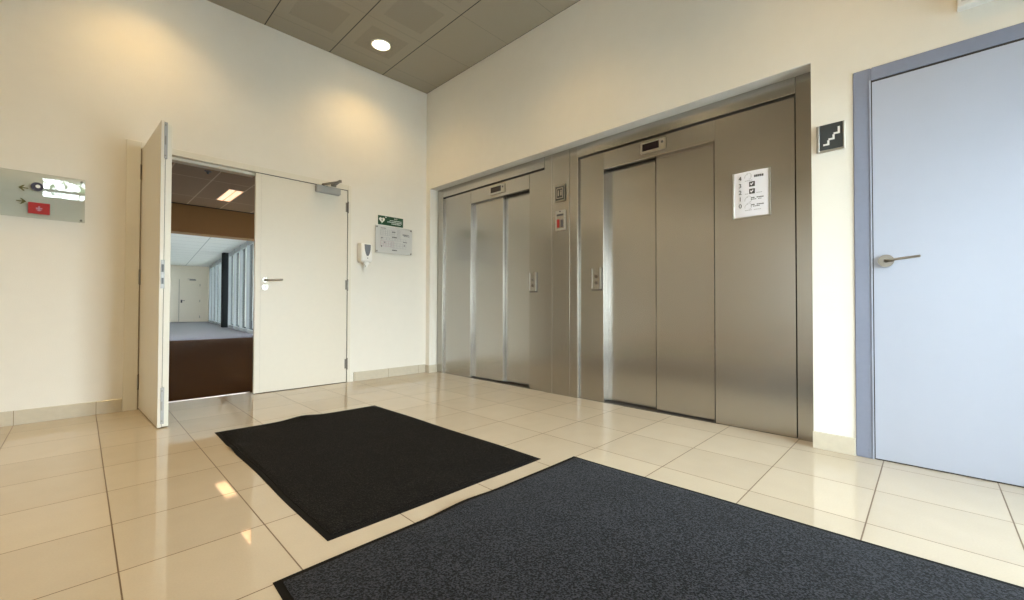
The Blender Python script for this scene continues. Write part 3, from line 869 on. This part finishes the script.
# ------------------------------------------------------------------ hall behind the doorway
HZ = 3.3
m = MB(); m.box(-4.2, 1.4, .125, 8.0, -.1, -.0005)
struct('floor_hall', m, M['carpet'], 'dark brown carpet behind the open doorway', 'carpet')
m = MB(); m.box(-4.2, 1.4, T, 8.55, HZ, HZ+.1)
struct('ceiling_hall', m, M['near_ceiling'], 'dim brown panel ceiling seen through the doorway', 'ceiling')
m = MB(); m.box(-4.2, 1.4, 8.50, 8.95, 2.61, 3.35)
struct('trim_4', m, M['beam'], 'tan bulkhead across the hall behind the doorway', 'bulkhead')
m = MB(); m.box(-4.2, 1.4, 8.48, 8.50, HZ-.018, HZ)
struct('trim_5', m, M['seal'], 'dark shadow line where the hall ceiling meets the bulkhead', 'shadow gap')
m = MB(); m.box(-4.3, -4.2, T, 8.95, 0, 3.4)
struct('wall_hall_left', m, M['beam'], 'left wall of the dim hall', 'wall')
m = MB(); m.box(1.4, 1.5, T, 8.95, 0, 3.4); m.box(.52, 1.4, 8.85, 8.95, 0, 2.61)
struct('wall_hall_right', m, M['beam'], 'right wall of the dim hall', 'wall')
def troffer(x0, x1, y0, y1, label):
    c = ((x0+x1)/2, (y0+y1)/2, HZ)
    r = root('ceiling_light', c, 0, label, 'ceiling light')
    m = MB(c); m.box(x0, x1, y0, y1, HZ-.012, HZ-.001); m.build('lamp_panel', M['tube'], r)
    m = MB(c); xm = (x0+x1)/2
    for x in (x0, xm, x1): m.box(x-.008, x+.008, y0-.008, y1+.008, HZ-.018, HZ)
    for y in (y0, y1): m.box(x0, x1, y-.008, y+.008, HZ-.018, HZ)
    n = 12
    for i in range(1, n):
        y = y0+(y1-y0)*i/n; m.box(x0, x1, y-.002, y+.002, HZ-.018, HZ-.012)
    m.build('louvre', M['louvre'], r)
troffer(-.815, -.545, 6.15, 7.36, 'louvred rectangular light in the brown hall ceiling behind the doorway')
troffer(-.95, -.68, 3.50, 4.50, 'louvred light nearer the doorway, seen only as a reflection in the floor tiles')
m = MB(); m.cyl((-1.38, 5.02, HZ), (-1.38, 5.02, HZ-.012), .055, n=18); m.cyl((-1.38, 5.02, HZ-.012), (-1.38, 5.02, HZ-.055), .028, .016, n=18)
tag(m.build('smoke_detector', M['black'], loc=(0, 0, 0)), 'small dark detector on the brown hall ceiling', 'detector')
ld = bpy.data.lights.new('hall_glow', 'AREA'); ld.shape = 'RECTANGLE'; ld.size = .2; ld.size_y = .9; ld.energy = 3; ld.color = (1, .52, .22)
for yy in (6.75, 4.0):
    lo = bpy.data.objects.new('hall_glow', ld); C.objects.link(lo); lo.location = (-.68 if yy > 5 else -.815, yy, HZ-.03)

# bright far hall, turned five degrees: local x to the right, y away; origin at its far right corner
FZH = 2.8
FO = (1.60, 21.9, 0); FR = -math.atan2(.0882, .996)
far = dict(loc=FO, rotz=FR)
m = MB(); m.box(-5.2, .2, -14.4, .1, -.1, -.003)
struct('floor_far_hall', m, M['grey_carpet'], 'daylit grey carpet at the far end of the hall', 'carpet', **far)
m = MB(); m.box(-5.2, .3, -12.9, .1, FZH, FZH+.1)
struct('ceiling_far_hall', m, M['far_ceiling'], 'white panel ceiling at the far end of the hall', 'ceiling', **far)
m = MB(); m.box(-5.2, .3, 0, .12, 0, FZH)
struct('wall_far_hall', m, M['far_wall'], 'pale end wall of the far hall', 'wall', **far)
m = MB(); m.box(-5.3, -5.2, -13.0, 0, 0, FZH)
struct('wall_far_hall_left', m, M['far_wall'], 'left wall of the far hall', 'wall', **far)
m = MB(); m.box(0, .15, -.9, 0, 0, FZH)
struct('wall_far_hall_right', m, M['far_wall'], 'short wall between the last window and the end wall', 'wall', **far)
# end doors
c, s = math.cos(FR), math.sin(FR)
def FW(x, y, z=0): return (FO[0]+c*x-s*y, FO[1]+s*x+c*y, z)
for nm, a, b, lab, h in (('door_4', -.36-.82, -.36, 'right leaf of the pale double door in the far end wall', 1), ('door_5', -2.02, -1.20, 'left leaf of the pale double door in the far end wall', 0)):
    r = root(nm, FW((a+b)/2, 0), FR, lab, 'door', kind='structure'); off = ((a+b)/2, 0, 0)
    m = MB(off); m.box(a, b, -.03, 0, .01, 2.12, bev=.002, seg=1); m.build('door_leaf', M['far_wall'], r)
    if h:
        m = MB(off); m.cyl((a+.09, -.03, 1.06), (a+.09, -.04, 1.06), .03, n=16); m.tube([(a+.09, -.04, 1.06), (a+.09, -.08, 1.06), (a+.22, -.08, 1.06)], .01, n=8); m.box(a-.012, a-.002, -.035, -.001, .01, 2.12)
        m.box(a+.06, a+.12, -.04, -.03, .95, 1.10)
        m.build('door_handle', M['ink'], r)
        m = MB(off); m.box(b-.42, b-.16, -.09, -.03, 2.07, 2.13, bev=.004, seg=1); m.box(b-.50, b-.2, -.12, -.10, 2.13, 2.15); m.build('door_closer', M['closer'], r)
        for z in (.25, 1.05, 1.85):
            m = MB(off); m.cyl((b+.006, -.03, z-.06), (b+.006, -.03, z+.06), .012, n=8); m.build('hinge', M['closer'], r)
# windows of the far hall
def far_window(nm, y0, y1, lab):
    r = root(nm, FW(0, (y0+y1)/2), FR, lab, 'window', kind='structure'); off = (0, (y0+y1)/2, 0)
    m = MB(off)
    n = max(1, round((y1-y0)/1.25)); st = (y1-y0)/n
    for i in range(n+1):
        y = y0+i*st; m.box(-.05, .06, y-.035, y+.035, 0, FZH)
    for i in range(n):
        a, b = y0+i*st+.035, y0+(i+1)*st-.035
        m.box(-.03, .05, a, b, 0, .10); m.box(-.03, .05, a, b, 2.64, FZH); 
    m.build('window_frame', M['mullion'], r)
    m = MB(off); m.box(.02, .026, y0, y1, .10, 2.64); m.build('pane', M['solar'], r)
    m = MB(off)
    for i in range(n):
        a = y0+i*st+.05
        for k in range(4):
            yy = a+.06+k*.105
            m.box(-.012, -.004, yy, yy+.085, .16, 2.62, rot=None)
    m.build('vertical_blind', M['blind'], r)
far_window('window_2', -12.95, -7.75, 'tall windows of the far hall in front of the dark column')
far_window('window_3', -7.35, -.9, 'tall windows of the far hall beyond the dark column')
m = MB(FW(-.12, -7.55)); cx, cy, _ = FW(-.12, -7.55)
m.box(cx-.11, cx+.11, cy-.12, cy+.12, 0, FZH, bev=.01)
tag(m.build('column', M['column']), 'dark charcoal column standing against the far hall windows', 'column', kind='structure')

# ------------------------------------------------------------------ outdoors (light comes from here)
m = MB(); m.box(-30, 30, -40, YB-.2, -.35, -.25); m.box(-30, XL-.2, YB-.2, 6, -.35, -.25); m.box(2.5, 40, -7, 60, -.35, -.25)
struct('ground', m, M['asphalt'], 'pale paving outside the windows', 'ground')
def tree(x, y, h, seed):
    rnd = random.Random(seed)
    r = root('tree', (x, y, -.25), 0, 'leafy tree outside the entrance glazing, %s of the two' % ('left' if seed == 1 else 'right'), 'tree')
    off = (x, y, -.25)
    m = MB(off); m.cyl((x, y, -.25), (x+.1, y, h*.55), .14, .07, n=12); m.build('trunk', M['bark'], r)
    m = MB(off)
    for _ in range(900):
        a = rnd.uniform(0, 2*PI); rr = 1.7*math.sqrt(rnd.random()); zz = h*.45+rnd.random()*h*.55
        f = math.sin(PI*min(1, max(0.05, (zz-h*.42)/(h*.62))))
        p = Vector((x+rr*f*math.cos(a), y+rr*f*math.sin(a), zz))
        d = [Vector((rnd.uniform(-1, 1), rnd.uniform(-1, 1), rnd.uniform(-1, 1)))*.13 for _ in range(3)]
        vs = [m.bm.verts.new(p+d[0]), m.bm.verts.new(p+d[1]), m.bm.verts.new(p+d[2])]
        m.bm.faces.new(vs)
    m.build('foliage', M['leaf'], r)
tree(-3.1, -13.5, 5.2, 1); tree(-6.6, -14.5, 5.6, 2)

W = bpy.data.worlds.new('sky'); S.world = W; W.use_nodes = True
nt = W.node_tree; bg = nt.nodes['Background']
tc = N(nt, 'ShaderNodeTexCoord'); sp = N(nt, 'ShaderNodeSeparateXYZ'); nt.links.new(tc.outputs['Generated'], sp.inputs[0])
cr = N(nt, 'ShaderNodeValToRGB'); nt.links.new(math_n(nt, 'MULTIPLY_ADD', sp.outputs[2], .5, .5), cr.inputs[0])
cr.color_ramp.elements[0].position = .48; cr.color_ramp.elements[0].color = (.35, .37, .36, 1)
cr.color_ramp.elements[1].position = .52; cr.color_ramp.elements[1].color = (.92, .955, 1.0, 1)
e = cr.color_ramp.elements.new(.9); e.color = (.74, .85, 1.0, 1)
nt.links.new(cr.outputs[0], bg.inputs['Color']); bg.inputs['Strength'].default_value = 40.0

def portal(loc, rot, sx, sy):
    ld = bpy.data.lights.new('daylight_portal', 'AREA'); ld.shape = 'RECTANGLE'; ld.size = sx; ld.size_y = sy
    ld.cycles.is_portal = True
    o = bpy.data.objects.new('daylight_portal', ld); C.objects.link(o); o.location = loc; o.rotation_euler = rot
portal(((GX0+GC)/2, YB-.22, 2.735), (PI/2, 0, 0), GC-GX0, .32)
portal((XL-.22, (WY0+WY1)/2, 1.12), (PI/2, 0, -PI/2), WY1-WY0, 2.2)
portal(((GD+GX1)/2, YB-.16, 1.12), (PI/2, 0, 0), GX1-GD, 2.2)
portal(FW(.2, -6.9, 1.4), (PI/2, 0, FR+PI/2), 12.1, 2.6)

# ------------------------------------------------------------------ camera
cam = bpy.data.cameras.new('camera'); co = bpy.data.objects.new('camera', cam); C.objects.link(co)
cam.sensor_fit = 'HORIZONTAL'; cam.sensor_width = 36; cam.lens = 423.97/1024*36
cam.clip_start = .02
yaw, pitch, roll = .7945, .0148, .0023
f = Vector((math.sin(yaw)*math.cos(pitch), math.cos(yaw)*math.cos(pitch), math.sin(pitch)))
rt = Vector((math.cos(yaw), -math.sin(yaw), 0)); up = rt.cross(f)
r2 = rt*math.cos(roll)+up*math.sin(roll); u2 = -rt*math.sin(roll)+up*math.cos(roll)
co.matrix_world = Matrix(((r2.x, u2.x, -f.x, -3.002), (r2.y, u2.y, -f.y, -4.446), (r2.z, u2.z, -f.z, .8165), (0, 0, 0, 1)))
S.camera = co
S.view_settings.view_transform = 'Standard'; S.view_settings.look = 'None'
S.view_settings.exposure = 0.0; S.view_settings.gamma = 1.0
S.view_settings.use_curve_mapping = False
S.cycles.max_bounces = 10; S.cycles.diffuse_bounces = 6; S.cycles.glossy_bounces = 5; S.cycles.transparent_max_bounces = 12
S.cycles.sample_clamp_indirect = 8
